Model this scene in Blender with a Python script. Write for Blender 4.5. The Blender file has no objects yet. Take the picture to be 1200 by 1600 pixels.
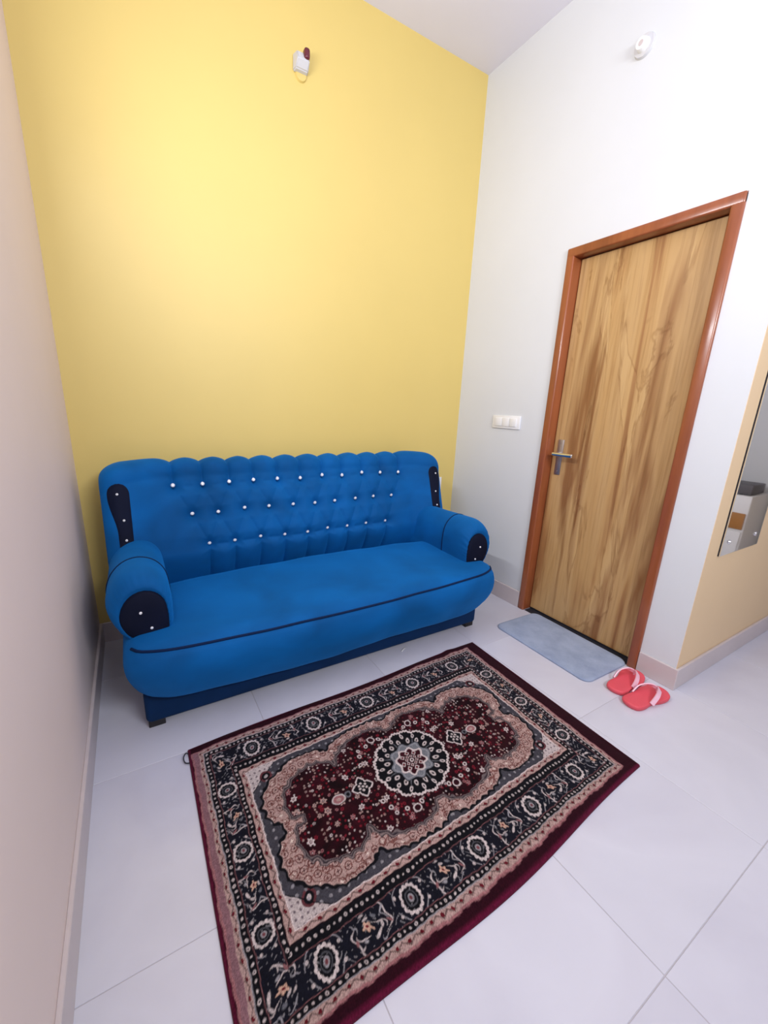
import bpy, bmesh, math, random
import numpy as np
from mathutils import Vector, Matrix, Euler
random.seed(7); rng = np.random.default_rng(11)
S = bpy.context.scene
COL = S.collection

# ------------------------------------------------------------------ camera
CAM = (0.2406, -2.3472, 1.2650)
cam = bpy.data.cameras.new('camera'); camo = bpy.data.objects.new('camera', cam); COL.objects.link(camo)
camo.location = CAM
camo.rotation_euler = Euler((1.3070, -0.0336, -0.5264), 'XYZ')
cam.sensor_fit = 'VERTICAL'; cam.sensor_height = 32.0
cam.lens = 632.728 / 1600 * 32.0
cam.shift_x = (600 - 578.82) / 1600; cam.shift_y = (804.39 - 800) / 1600
cam.clip_start = 0.02
S.camera = camo
# ------------------------------------------------------------------ world + lights + exposure
w = bpy.data.worlds.new('world'); S.world = w; w.use_nodes = True
w.node_tree.nodes['Background'].inputs[0].default_value = (0.8, 0.85, 1, 1)
w.node_tree.nodes['Background'].inputs[1].default_value = 0.05
S.view_settings.view_transform = 'Standard'; S.view_settings.look = 'None'
S.view_settings.gamma = 1; S.view_settings.use_curve_mapping = False
S.view_settings.exposure = -0.05
def area(name, loc, aim, sx, sy, power, col):
    l = bpy.data.lights.new(name, 'AREA'); l.shape = 'RECTANGLE'; l.size = sx; l.size_y = sy
    l.energy = power; l.color = col
    o = bpy.data.objects.new(name, l); COL.objects.link(o); o.location = loc
    o.rotation_euler = (Vector(aim) - Vector(loc)).to_track_quat('-Z', 'Y').to_euler()
    return o
W, H = 2.3642, 3.2406
YD1, YD2, YC, HB = -0.7477, -1.4959, -1.6589, 0.1097
XE, YE = 4.8, -3.6                       # far ends of the adjoining hall
LAMP1 = (0.052, -1.28, 2.30)               # LED batten on the left wall, facing the door wall
REAR_FILL = (1.20, YE + 0.052, 2.32)           # fill batten behind the camera, added for even light
LC = (0.925, 0.955, 1.0)
area('side_batten_light', LAMP1, (3, LAMP1[1], LAMP1[2]), 1.14, 0.03, 27, LC).rotation_euler = Euler((math.pi / 2, 0, -math.pi / 2), 'XYZ')
area('rear_fill_light', REAR_FILL, (REAR_FILL[0], 0, REAR_FILL[2]), 1.14, 0.03, 60, LC)

# ------------------------------------------------------------------ helpers
def lin(c):
    c = np.asarray(c, float) / 255.0
    return np.where(c <= 0.04045, c / 12.92, ((c + 0.055) / 1.055) ** 2.4)
def rgb(*c): return tuple(float(v) for v in lin(c)) + (1.0,)
class NT:
    def __init__(s, name):
        s.m = bpy.data.materials.new(name); s.m.use_nodes = True
        s.t = s.m.node_tree; s.b = s.t.nodes['Principled BSDF']
    def n(s, typ, **kw):
        nd = s.t.nodes.new(typ)
        for k, v in kw.items():
            if k in nd.inputs: nd.inputs[k].default_value = v
            else: setattr(nd, k, v)
        return nd
    def l(s, a, b): s.t.links.new(a, b)
    def noise(s, scale, detail=4, rough=0.55, stretch=None, dist=0.0):
        tc = s.n('ShaderNodeTexCoord'); mp = s.n('ShaderNodeMapping')
        if stretch: mp.inputs['Scale'].default_value = stretch
        s.l(tc.outputs['Object'], mp.inputs['Vector'])
        nz = s.n('ShaderNodeTexNoise'); nz.inputs['Scale'].default_value = scale
        nz.inputs['Detail'].default_value = detail; nz.inputs['Roughness'].default_value = rough
        nz.inputs['Distortion'].default_value = dist
        s.l(mp.outputs[0], nz.inputs['Vector']); return nz
    def ramp(s, fac, stops):
        r = s.n('ShaderNodeValToRGB'); e = r.color_ramp.elements
        while len(e) < len(stops): e.new(0.5)
        for i, (p, c) in enumerate(stops): e[i].position = p; e[i].color = c
        s.l(fac, r.inputs[0]); return r
    def bump(s, h, strength, dist):
        b = s.n('ShaderNodeBump'); b.inputs['Strength'].default_value = strength; b.inputs['Distance'].default_value = dist
        s.l(h, b.inputs['Height']); s.l(b.outputs[0], s.b.inputs['Normal']); return b
def simple(name, c, rough=0.5, metal=0.0, spec=0.5, var=0.04, scale=30, bump=0.0, coat=0.0):
    t = NT(name); t.b.inputs['Roughness'].default_value = rough; t.b.inputs['Metallic'].default_value = metal
    t.b.inputs['Specular IOR Level'].default_value = spec; t.b.inputs['Coat Weight'].default_value = coat
    nz = t.noise(scale)
    a = lin(c)
    lo = tuple(np.clip(a * (1 - var), 0, 1)) + (1,); hi = tuple(np.clip(a * (1 + var), 0, 1)) + (1,)
    r = t.ramp(nz.outputs['Fac'], [(0.3, lo), (0.7, hi)]); t.l(r.outputs[0], t.b.inputs['Base Color'])
    if bump: t.bump(nz.outputs['Fac'], bump, 0.002)
    return t.m
def paint(name, c, rough=0.6, var=0.015, spec=0.3):
    t = NT(name); t.b.inputs['Roughness'].default_value = rough; t.b.inputs['Specular IOR Level'].default_value = spec
    nz = t.noise(2.2, 3); a = lin(c)
    r = t.ramp(nz.outputs['Fac'], [(0.3, tuple(a * (1 - var)) + (1,)), (0.7, tuple(np.clip(a * (1 + var), 0, 1)) + (1,))])
    t.l(r.outputs[0], t.b.inputs['Base Color'])
    n2 = t.noise(160, 2); t.bump(n2.outputs['Fac'], 0.06, 0.001)
    return t.m
def velvet(name, c, sheen_c, sheen=0.6, var=0.25):
    t = NT(name); b = t.b
    b.inputs['Roughness'].default_value = 0.75; b.inputs['Specular IOR Level'].default_value = 0.15
    b.inputs['Sheen Weight'].default_value = sheen; b.inputs['Sheen Roughness'].default_value = 0.6
    b.inputs['Sheen Tint'].default_value = tuple(lin(sheen_c)) + (1,)
    nz = t.noise(3.2, 4, 0.5, (1, 1, 1.6), 0.4); a = lin(c)
    r = t.ramp(nz.outputs['Fac'], [(0.3, tuple(a * (1 - var)) + (1,)), (0.7, tuple(np.clip(a * (1 + var), 0, 1)) + (1,))])
    t.l(r.outputs[0], b.inputs['Base Color'])
    n2 = t.noise(700, 2); t.bump(n2.outputs['Fac'], 0.12, 0.001)
    return t.m
M = {}
M['white_wall'] = paint('white_wall_paint', (218, 221, 226))
M['cream_wall'] = paint('cream_wall_paint', (236, 220, 216))
M['shaded_wall'] = paint('shaded_wall_paint', (230, 202, 164))  # tan puts shade and warm bounce into a white wall's colour
M['yellow_wall'] = paint('yellow_wall_paint', (218, 193, 113), 0.5, spec=0.6)
M['hall_wall'] = paint('hall_wall_paint', (196, 186, 178))
M['ceiling'] = paint('ceiling_paint', (226, 225, 240))
M['grout'] = simple('grout', (186, 181, 188), 0.8)
def tile_mat():
    t = NT('glazed_floor_tile'); t.b.inputs['Roughness'].default_value = 0.22; t.b.inputs['Specular IOR Level'].default_value = 0.45
    tc = t.n('ShaderNodeTexCoord')
    nz = t.n('ShaderNodeTexNoise'); nz.inputs['Scale'].default_value = 1.7; nz.inputs['Detail'].default_value = 6; nz.inputs['Distortion'].default_value = 0.8
    oi = t.n('ShaderNodeObjectInfo'); ad = t.n('ShaderNodeVectorMath', operation='ADD')
    mu = t.n('ShaderNodeMath', operation='MULTIPLY'); mu.inputs[1].default_value = 40
    t.l(oi.outputs['Random'], mu.inputs[0]); t.l(tc.outputs['Object'], ad.inputs[0]); t.l(mu.outputs[0], ad.inputs[1])
    t.l(ad.outputs[0], nz.inputs['Vector'])
    r = t.ramp(nz.outputs['Fac'], [(0.3, rgb(200, 199, 213)), (0.55, rgb(210, 210, 223)), (0.75, rgb(204, 204, 217))])
    t.l(r.outputs[0], t.b.inputs['Base Color']); return t.m
M['tile'] = tile_mat()
M['skirting'] = simple('skirting_tile', (205, 194, 196), 0.35, var=0.03, scale=6)
M['white_plastic'] = simple('white_plastic', (238, 238, 240), 0.35, var=0.01)
M['off_white_plastic'] = simple('off_white_plastic', (206, 206, 210), 0.4, var=0.01)
M['grey_plastic'] = simple('grey_plastic', (92, 90, 96), 0.5)
M['red_plastic'] = simple('dark_red_bakelite', (96, 30, 44), 0.3)
M['steel'] = simple('brushed_steel', (176, 168, 168), 0.45, 1.0, var=0.05, scale=200)
M['chrome'] = simple('bright_chrome', (225, 225, 228), 0.12, 1.0, var=0.01)
M['velvet'] = velvet('blue_velvet', (2, 82, 146), (30, 140, 225), 0.5, 0.28)
M['dark_velvet'] = velvet('navy_velvet', (10, 16, 38), (40, 60, 110), 0.06, 0.2)
M['piping'] = velvet('navy_piping', (5, 28, 66), (40, 90, 150), 0.15, 0.1)
M['skirt_velvet'] = velvet('deep_blue_velvet', (6, 40, 80), (40, 100, 160), 0.12, 0.2)
M['black_wood'] = simple('black_leg_wood', (22, 18, 20), 0.45)
M['coral'] = simple('coral_foam_rubber', (226, 84, 98), 0.55, bump=0.2, scale=300)
M['pink_strap'] = simple('pale_pink_rubber', (246, 196, 214), 0.4)
M['thread'] = simple('dark_thread', (40, 42, 52), 0.8)
M['ochre'] = simple('ochre_laminate', (176, 120, 58), 0.45)
M['gap'] = simple('dark_slate_gap_shade', (30, 30, 40), 0.7)  # dark slate, also stands for the shade under the door leaf
def crystal():
    t = NT('clear_crystal'); b = t.b
    b.inputs['Base Color'].default_value = (0.93, 0.94, 0.98, 1); b.inputs['Roughness'].default_value = 0.2
    b.inputs['Metallic'].default_value = 0.25; b.inputs['Coat Weight'].default_value = 1.0
    return t.m
M['crystal'] = crystal()
def mirror_mat():
    t = NT('silvered_mirror'); b = t.b
    b.inputs['Base Color'].default_value = (0.86, 0.87, 0.86, 1); b.inputs['Metallic'].default_value = 1; b.inputs['Roughness'].default_value = 0.03
    return t.m
M['mirror'] = mirror_mat()
def wood_mat():
    t = NT('walnut_figured_laminate'); b = t.b
    b.inputs['Roughness'].default_value = 0.38; b.inputs['Specular IOR Level'].default_value = 0.4
    n1 = t.noise(2.6, 4, 0.55, (1, 2.6, 0.22), 0.5)          # broad plank-like bands
    n2 = t.noise(11.0, 8, 0.65, (1, 5.0, 0.16), 0.4)         # grain
    n3 = t.noise(2.0, 5, 0.55, (1, 2.4, 0.50), 0.9)          # dark wandering figure
    r1 = t.ramp(n1.outputs['Fac'], [(0.30, rgb(138, 94, 58)), (0.40, rgb(168, 124, 80)), (0.48, rgb(198, 160, 108)), (0.56, rgb(202, 166, 116)), (0.66, rgb(150, 106, 66))])
    r2 = t.ramp(n2.outputs['Fac'], [(0.30, (0.74, 0.68, 0.62, 1)), (0.52, (1, 1, 1, 1)), (0.8, (1.0, 0.98, 0.94, 1))])
    mx = t.n('ShaderNodeMix', data_type='RGBA', blend_type='MULTIPLY'); mx.inputs['Factor'].default_value = 1.0
    t.l(r1.outputs[0], mx.inputs['A']); t.l(r2.outputs[0], mx.inputs['B'])
    r3 = t.ramp(n3.outputs['Fac'], [(0.43, (1, 1, 1, 1)), (0.452, (0.60, 0.50, 0.42, 1)), (0.47, (0.9, 0.86, 0.82, 1))])
    r3b = t.n('ShaderNodeMix', data_type='RGBA', blend_type='MULTIPLY'); r3b.inputs['Factor'].default_value = 0.7
    t.l(mx.outputs['Result'], r3b.inputs['A']); t.l(r3.outputs[0], r3b.inputs['B'])
    t.l(r3b.outputs['Result'], b.inputs['Base Color']); return t.m
M['door_wood'] = wood_mat()
def frame_mat():
    t = NT('varnished_teak_frame'); b = t.b
    b.inputs['Roughness'].default_value = 0.28; b.inputs['Coat Weight'].default_value = 0.3; b.inputs['Coat Roughness'].default_value = 0.15
    n = t.noise(14, 5, 0.6, (1, 1, 0.12))
    r = t.ramp(n.outputs['Fac'], [(0.3, rgb(128, 66, 36)), (0.7, rgb(158, 88, 52))]); t.l(r.outputs[0], b.inputs['Base Color']); return t.m
M['frame_wood'] = frame_mat()

def mesh_obj(name, V, F, mat, parent=None, smooth=False, loc=None, sharp=None):
    me = bpy.data.meshes.new(name); me.from_pydata([tuple(map(float, v)) for v in V], [], [tuple(map(int, f)) for f in F])
    bm = bmesh.new(); bm.from_mesh(me); bmesh.ops.recalc_face_normals(bm, faces=bm.faces[:]); bm.to_mesh(me); bm.free()
    if smooth:
        me.polygons.foreach_set('use_smooth', [True] * len(me.polygons))
        if sharp is not None: me.set_sharp_from_angle(angle=sharp)
    me.materials.append(M[mat] if isinstance(mat, str) else mat)
    o = bpy.data.objects.new(name, me); COL.objects.link(o)
    if parent: o.parent = parent
    if loc is not None: o.location = loc
    return o
def bm_obj(name, bm, mat, parent=None, smooth=False, loc=None, sharp=0.6):
    me = bpy.data.meshes.new(name); bmesh.ops.recalc_face_normals(bm, faces=bm.faces[:]); bm.to_mesh(me); bm.free()
    if smooth:
        me.polygons.foreach_set('use_smooth', [True] * len(me.polygons))
        if sharp: me.set_sharp_from_angle(angle=sharp)
    me.materials.append(M[mat])
    o = bpy.data.objects.new(name, me); COL.objects.link(o)
    if parent: o.parent = parent
    if loc is not None: o.location = loc
    return o
def box(bm, x0, x1, y0, y1, z0, z1, bev=0.0, seg=2):
    r = bmesh.ops.create_cube(bm, size=1.0); vs = r['verts']
    for v in vs:
        v.co = Vector(((x0 + x1) / 2 + v.co.x * (x1 - x0), (y0 + y1) / 2 + v.co.y * (y1 - y0), (z0 + z1) / 2 + v.co.z * (z1 - z0)))
    if bev:
        es = {e for v in vs for e in v.link_edges}
        bmesh.ops.bevel(bm, geom=list(es), offset=bev, segments=seg, affect='EDGES', profile=0.5)
def box_obj(name, b, mat, parent=None, bev=0.0, seg=2, smooth=None):
    bm = bmesh.new(); box(bm, *b, bev=bev, seg=seg)
    return bm_obj(name, bm, mat, parent, smooth=bool(bev) if smooth is None else smooth)
def cyl(bm, p0, p1, r0, r1=None, seg=20):
    r1 = r0 if r1 is None else r1
    p0, p1 = Vector(p0), Vector(p1); d = p1 - p0
    m = Matrix.Translation((p0 + p1) / 2) @ d.to_track_quat('Z', 'Y').to_matrix().to_4x4()
    bmesh.ops.create_cone(bm, cap_ends=True, segments=seg, radius1=r0, radius2=r1, depth=d.length, matrix=m)
def empty(name, loc=(0, 0, 0), rz=0.0):
    o = bpy.data.objects.new(name, None); COL.objects.link(o); o.location = loc; o.rotation_euler[2] = rz
    o.empty_display_size = 0.1; return o
def tag(o, label, cat=None, group=None, kind=None):
    if label: o['label'] = label
    if cat: o['category'] = cat
    if group: o['group'] = group
    if kind: o['kind'] = kind
    return o
def sstep(a, b, x):
    t = np.clip((x - a) / (b - a), 0, 1); return t * t * (3 - 2 * t)
def rounded_box(hx, hy, hz, r, n=(20, 12, 8), nr=5):
    """verts/faces of a dense rounded box centred on the origin"""
    def axis(h, k):
        inner = np.linspace(-(h - r), h - r, k + 1)
        a = np.tan(np.linspace(0, math.pi / 4, nr + 1)[1:]) * r
        return np.concatenate([(-(h - r) - a)[::-1], inner, h - r + a])
    ax = [axis(hx, n[0]), axis(hy, n[1]), axis(hz, n[2])]; hs = np.array([hx, hy, hz])
    V, F, idx = [], [], {}
    def vid(p):
        k = tuple(np.round(p, 6))
        if k not in idx:
            c = np.clip(p, -(hs - r), hs - r); d = p - c; L = np.linalg.norm(d)
            V.append(c + d / L * r if L > 0 else p); idx[k] = len(V) - 1
        return idx[k]
    for d in range(3):
        a, b = (d + 1) % 3, (d + 2) % 3
        for sgn in (-1, 1):
            g = {}
            for i, u in enumerate(ax[a]):
                for j, v in enumerate(ax[b]):
                    p = np.zeros(3); p[d] = sgn * hs[d]; p[a] = u; p[b] = v; g[i, j] = vid(p)
            for i in range(len(ax[a]) - 1):
                for j in range(len(ax[b]) - 1):
                    q = (g[i, j], g[i + 1, j], g[i + 1, j + 1], g[i, j + 1]); F.append(q if sgn > 0 else q[::-1])
    return np.array(V), F
def tube_mesh(pts, r, seg=8, closed=False):
    pts = [Vector(p) for p in pts]; n = len(pts); V, F = [], []
    prev = None
    for i, p in enumerate(pts):
        a = pts[(i - 1) % n] if closed or i > 0 else p; b = pts[(i + 1) % n] if closed or i < n - 1 else p
        t = (b - a).normalized()
        u = t.orthogonal().normalized() if prev is None else (prev - t * prev.dot(t)).normalized()
        prev = u; v = t.cross(u)
        rr = r[i] if hasattr(r, '__len__') else r
        for k in range(seg):
            an = 2 * math.pi * k / seg; V.append(p + (u * math.cos(an) + v * math.sin(an)) * rr)
    for i in range(n if closed else n - 1):
        for k in range(seg):
            a = i * seg + k; b = i * seg + (k + 1) % seg; c = ((i + 1) % n) * seg + (k + 1) % seg; d = ((i + 1) % n) * seg + k
            F.append((a, b, c, d))
    if not closed:
        F.append(tuple(range(seg))[::-1]); F.append(tuple((n - 1) * seg + k for k in range(seg)))
    return V, F
def catmull(P, m=8, closed=False):
    P = [np.array(p, float) for p in P]; n = len(P); out = []
    for i in range(n if closed else n - 1):
        g = (lambda k: P[k % n]) if closed else (lambda k: P[min(max(k, 0), n - 1)])
        p0, p1, p2, p3 = g(i - 1), g(i), g(i + 1), g(i + 2)
        for k in range(m):
            t = k / m
            out.append(0.5 * ((2 * p1) + (-p0 + p2) * t + (2 * p0 - 5 * p1 + 4 * p2 - p3) * t * t + (-p0 + 3 * p1 - 3 * p2 + p3) * t ** 3))
    if not closed: out.append(P[-1])
    return np.array(out)

# ------------------------------------------------------------------ setting: floor, walls, ceiling
T = 0.12
st = lambda o, label=None: tag(o, label, kind='structure')
floor = st(box_obj('floor', (-T, XE + T, YE - T, T, -0.12, -0.0015), 'grout'), 'floor of glossy off-white square tiles')
xl = [0.597 * k - 0.002 for k in range(0, 10)]; yl = [-1.567 + 0.6 * k for k in range(-4, 4)]
for i in range(len(xl) - 1):
    for j in range(len(yl) - 1):
        x0, x1 = max(xl[i], 0.0), min(xl[i + 1], XE); y0, y1 = max(yl[j], YE), min(yl[j + 1], 0.0)
        if x1 - x0 < 0.02 or y1 - y0 < 0.02: continue
        if x0 > W + 0.1 and y0 > YC: continue
        g = 0.0011
        cx, cy = (x0 + x1) / 2, (y0 + y1) / 2
        bm = bmesh.new(); box(bm, x0 - cx + g, x1 - cx - g, y0 - cy + g, y1 - cy - g, -0.01, 0.0, bev=0.0007, seg=1)
        bm_obj('tile', bm, 'tile', floor, loc=(cx, cy, 0))
st(box_obj('ceiling', (-T, XE + T, YE - T, T, H, H + 0.12), 'ceiling'), 'plain pale ceiling')
st(box_obj('wall_back', (-T, W + T, 0.0, T, -0.1, H), 'yellow_wall'), 'bright yellow accent wall behind the sofa')
st(box_obj('wall_left', (-T, 0.0, YE, 0.0, -0.1, H), 'cream_wall'), 'cream wall along the left')
bm = bmesh.new()
box(bm, W, W + T, YD1, 0.0, -0.1, H); box(bm, W, W + T, YC + 0.002, YD2, -0.1, H); box(bm, W, W + T, YD2, YD1, 2.10, H)
st(bm_obj('wall_right', bm, 'white_wall'), 'white wall holding the wooden door')
st(box_obj('wall_side', (W + 0.0004, XE, YC, YC + T, -0.1, H), 'shaded_wall'), 'white wall, its warm shade painted in, turning away beside the door, with the mirror')
st(box_obj('wall_far', (XE, XE + T, YE, YC + T, -0.1, H), 'white_wall'))
st(box_obj('wall_front', (-T, XE + T, YE - T, YE, -0.1, H), 'white_wall'))
TB = 0.012
def base(name, b): return st(box_obj(name, b, 'skirting', bev=0.002, seg=1, smooth=False))
base('baseboard_left', (0.0, TB, YE, -0.0, 0.0, HB))
base('baseboard_back', (TB, W - TB, -TB, 0.0, 0.0, HB))
base('baseboard_right', (W - TB, W, YD1 + 0.002, 0.0, 0.0, HB))
base('baseboard_door', (W - TB, W, YC - TB, YD2 - 0.002, 0.0, HB))
base('baseboard_side', (W, XE, YC - TB, YC, 0.0, HB))
base('baseboard_far', (XE - TB, XE, YE, YC - TB, 0.0, HB))

# ------------------------------------------------------------------ door
door = st(empty('door_1', (W, (YD1 + YD2) / 2, 0)), 'wood-grain door in a reddish brown frame')
yc_d = (YD1 + YD2) / 2; hw = (YD1 - YD2) / 2
FW = 0.044
def frame_bar(name, b):
    bm = bmesh.new(); box(bm, *b, bev=0.007, seg=3); return bm_obj(name, bm, 'frame_wood', door, smooth=True, sharp=0.9)
frame_bar('door_jamb', (-0.014, 0.10, hw - FW, hw, 0.0, 2.10))
frame_bar('door_jamb', (-0.014, 0.10, -hw, -hw + FW, 0.0, 2.10))
frame_bar('door_head', (-0.0145, 0.10, -hw, hw, 2.10 - FW, 2.1005))
leaf = box_obj('door_leaf', (0.052, 0.087, -hw + FW + 0.003, hw - FW - 0.003, 0.014, 2.10 - FW - 0.003), 'door_wood', door, bev=0.002, seg=1, smooth=False)
box_obj('gap_shade', (0.056, 0.083, -hw + FW + 0.003, hw - FW - 0.003, 0.001, 0.0139), 'gap', leaf)  # dark strip painting in the shade of the gap under the leaf
hy = -0.842 - yc_d; HX = 0.022
plate = box_obj('handle_plate', (HX + 0.0235, HX + 0.0299, hy - 0.019, hy + 0.019, 0.905, 1.110), 'steel', leaf, bev=0.003)
bm = bmesh.new()
cyl(bm, (HX + 0.025, hy, 1.028), (HX - 0.026, hy, 1.028), 0.011, 0.010)
box(bm, HX - 0.036, HX - 0.018, hy - 0.118, hy + 0.012, 1.018, 1.039, bev=0.006, seg=3)
h = bm_obj('lever_handle', bm, 'chrome', leaf, smooth=True); h['label'] = 'bright chrome lever handle'
for z in (0.925, 1.09):
    bm = bmesh.new(); cyl(bm, (HX + 0.024, hy, z), (HX + 0.0222, hy, z), 0.005, seg=10); bm_obj('screw', bm, 'steel', leaf)

box_obj('threshold', (0.0, 0.10, -hw + FW, hw - FW, 0.0, 0.0008), 'gap', door)
# ------------------------------------------------------------------ switch plate, sockets, mirror
sw = empty('switch_plate', (W, -0.460, 1.19)); tag(sw, 'white modular switch plate on the wall beside the door', 'switch')
box_obj('plate', (-0.009, 0.0, -0.113, 0.113, -0.041, 0.041), 'white_plastic', sw, bev=0.003)
for k, (a, b) in enumerate(((0.028, 0.088), (-0.032, 0.026), (-0.088, -0.034))):
    box_obj('rocker', (-0.0135, -0.008, a, b, -0.026, 0.026), 'white_plastic', sw, bev=0.002)
so = empty('wall_socket', (2.195, 0.0, 0.70)); tag(so, 'white socket box on the yellow wall behind the sofa', 'socket')
box_obj('plate', (-0.045, 0.045, -0.012, 0.0, -0.062, 0.062), 'white_plastic', so, bev=0.003)
box_obj('module', (-0.028, 0.028, -0.016, -0.011, -0.036, 0.036), 'white_plastic', so, bev=0.002)
# angled bulb holder without bulb on the yellow wall
bh = empty('bulb_holder', (1.143, 0.0, 2.848)); tag(bh, 'white angled bulb holder with dark red socket high on the yellow wall', 'bulb holder')
bm = bmesh.new()
vs = [(-0.038, 0, -0.028), (0.038, 0, -0.028), (0.036, 0, 0.042), (-0.036, 0, 0.042),
      (-0.032, -0.030, -0.025), (0.032, -0.030, -0.025), (0.030, -0.058, 0.002), (-0.030, -0.058, 0.002), (0.030, -0.040, 0.038), (-0.030, -0.040, 0.038)]
bv = [bm.verts.new(v) for v in vs]
for f in ((0, 1, 5, 4), (4, 5, 6, 7), (7, 6, 8, 9), (9, 8, 2, 3), (0, 4, 7, 9, 3), (1, 2, 8, 6, 5), (0, 3, 2, 1)): bm.faces.new([bv[i] for i in f])
bmesh.ops.bevel(bm, geom=bm.edges[:], offset=0.005, segments=2, affect='EDGES')
bm_obj('holder_body', bm, 'off_white_plastic', bh, smooth=True)
bm = bmesh.new(); box(bm, 0.002, 0.030, -0.066, -0.030, 0.006, 0.050, bev=0.010, seg=3)
bm_obj('bulb_socket', bm, 'red_plastic', bh, smooth=True)['label'] = 'dark red socket'
bm = bmesh.new(); cyl(bm, (0.004, 0, -0.030), (0.004, -0.010, -0.030), 0.030, 0.026, 24); bm_obj('wall_rose', bm, 'yellow_wall', bh, smooth=True)
# round holder on the white wall
rh = empty('ceiling_rose', (W, -0.983, 2.823)); tag(rh, 'small round white lamp point high on the wall above the door', 'lamp point')
bm = bmesh.new(); cyl(bm, (0, 0, 0), (-0.012, 0, 0), 0.044, 0.040, 32); bm_obj('back_plate', bm, 'off_white_plastic', rh, smooth=True)  # plate greyed in colour to stand for shading on white plastic
bm = bmesh.new(); cyl(bm, (-0.011, 0, 0), (-0.034, 0, 0), 0.027, 0.022, 28); bm_obj('cap', bm, 'white_plastic', rh, smooth=True)
bm = bmesh.new(); cyl(bm, (-0.030, 0, 0), (-0.0355, 0, 0), 0.011, 0.010, 20); bm_obj('cable_hole', bm, 'skirting', rh, smooth=True)
# mirror
mi = empty('wall_mirror', (2.69, YC, 1.28)); tag(mi, 'frameless mirror screwed to the shaded wall past the door', 'mirror')
mw, mh = 0.212, 0.62
box_obj('backing', (-mw, mw, -0.005, 0.0, -mh, mh), 'gap', mi)
box_obj('glass', (-mw, mw, -0.010, -0.0051, -mh, mh), 'mirror', mi, bev=0.0008, seg=1, smooth=False)
for sx in (-1, 1):
    for sz in (-1, 1):
        bm = bmesh.new(); cyl(bm, (sx * 0.150, -0.0095, sz * 0.558), (sx * 0.150, -0.016, sz * 0.558), 0.011, 0.007, 16); bm_obj('mirror_screw', bm, 'chrome', mi, smooth=True)

# ------------------------------------------------------------------ lamps (out of frame, the rear one added for fill) and the cabinet the mirror shows
def led_batten(loc, rz, label):
    lb = empty('led_batten', loc, rz); tag(lb, label, 'lamp')
    box_obj('housing', (0.0, 0.034, -0.6, 0.6, -0.02, 0.02), 'white_plastic', lb, bev=0.003)
    box_obj('diffuser', (0.034, 0.046, -0.575, 0.575, -0.016, 0.016), 'white_plastic', lb, bev=0.004)
    for sy in (-1, 1): box_obj('end_cap', (0.0, 0.048, sy * 0.61 - 0.0125, sy * 0.61 + 0.0125, -0.022, 0.022), 'white_plastic', lb, bev=0.004)
led_batten((0.0, LAMP1[1], LAMP1[2]), 0.0, 'long white LED batten high on the cream wall, outside the view')
led_batten((REAR_FILL[0], YE, REAR_FILL[2]), math.pi / 2, 'added fill-light batten on the wall behind the viewer')
cb = empty('storage_cabinet', (4.6, -2.50, 0)); tag(cb, 'low white cabinet with an ochre drawer, seen in the mirror', 'cabinet')
box_obj('body', (-0.19, 0.185, -0.35, 0.345, 0.0, 0.67), 'white_plastic', cb, bev=0.004)
dr = box_obj('drawer', (-0.205, -0.191, -0.33, 0.335, 0.40, 0.53), 'ochre', cb, bev=0.003)
box_obj('door', (-0.205, -0.191, -0.33, 0.335, 0.03, 0.38), 'white_plastic', cb, bev=0.003)
bm = bmesh.new(); cyl(bm, (-0.204, 0, 0.465), (-0.225, 0, 0.465), 0.012); bm_obj('knob', bm, 'steel', dr, smooth=True)
dk = empty('media_box', (4.58, -2.45, 0.67)); tag(dk, 'dark grey media box on the white cabinet in the mirror', 'electronics')
box_obj('case', (-0.13, 0.13, -0.25, 0.27, 0.006, 0.085), 'grey_plastic', dk, bev=0.006)
for sx in (-1, 1):
    for sy in (-1, 1):
        bm = bmesh.new(); cyl(bm, (sx * 0.1, sy * 0.2, 0.0), (sx * 0.1, sy * 0.2, 0.008), 0.012); bm_obj('foot', bm, 'black_wood', dk)

# ------------------------------------------------------------------ sofa
XC = 1.052
sofa = empty('sofa', (XC, -0.45, 0)); tag(sofa, 'blue velvet sofa with tufted back, rolled arms and crystal buttons', 'sofa')
SY = 0.45          # children use y relative to the empty
def sofa_mesh(name, V, F, mat, parent=sofa, smooth=True, sharp=None):
    V = np.array([tuple(v) for v in V], float); V[:, 1] += SY
    return mesh_obj(name, V, F, mat, parent, smooth, sharp=sharp)
# --- seat body
V, F = rounded_box(0.905, 0.40, 0.150, 0.055, (60, 20, 8), 6)
V = V + np.array([0, -0.500, 0.280])
x, y, z = V.T.copy()
fr = sstep(-0.60, -0.86, y); mid = 1 - (x / 0.905) ** 2; side = sstep(0.75, 0.90, np.abs(x))
tuck = np.clip((0.28 - z) / 0.15, 0, 1) ** 1.8
V[:, 1] += fr * (-0.030 * mid - 0.022 * np.exp(-((z - 0.33) / 0.08) ** 2) + 0.058 * tuck)
V[:, 1] += fr * np.clip((np.abs(x) - 0.70) / 0.205, 0, 1) ** 3 * 0.055          # plan corners pulled back
V[:, 0] += np.sign(x) * side * (0.014 * np.exp(-((z - 0.32) / 0.08) ** 2) - 0.045 * tuck)
top = sstep(0.34, 0.42, z)
V[:, 2] += top * (0.032 * mid * np.clip(1 - ((y + 0.48) / 0.44) ** 2, 0, 1)) - top * fr * 0.010
V[:, 2] -= top * 0.07 * sstep(-0.42, -0.25, y)             # dips into the gap under the back
V[:, 2] += (1 - sstep(0.14, 0.22, z)) * (0.006 * np.sin(x * 7) + 0.022 * np.clip((np.abs(x) - .6) / .3, 0, 1) ** 2)
V[:, 1] += fr * (0.0030 * np.sin(x * 31 + 12 * z) + 0.0025 * np.sin(x * 13 + 1.0 - 9 * z)) * np.exp(-((z - 0.24) / 0.1) ** 2)
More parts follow.
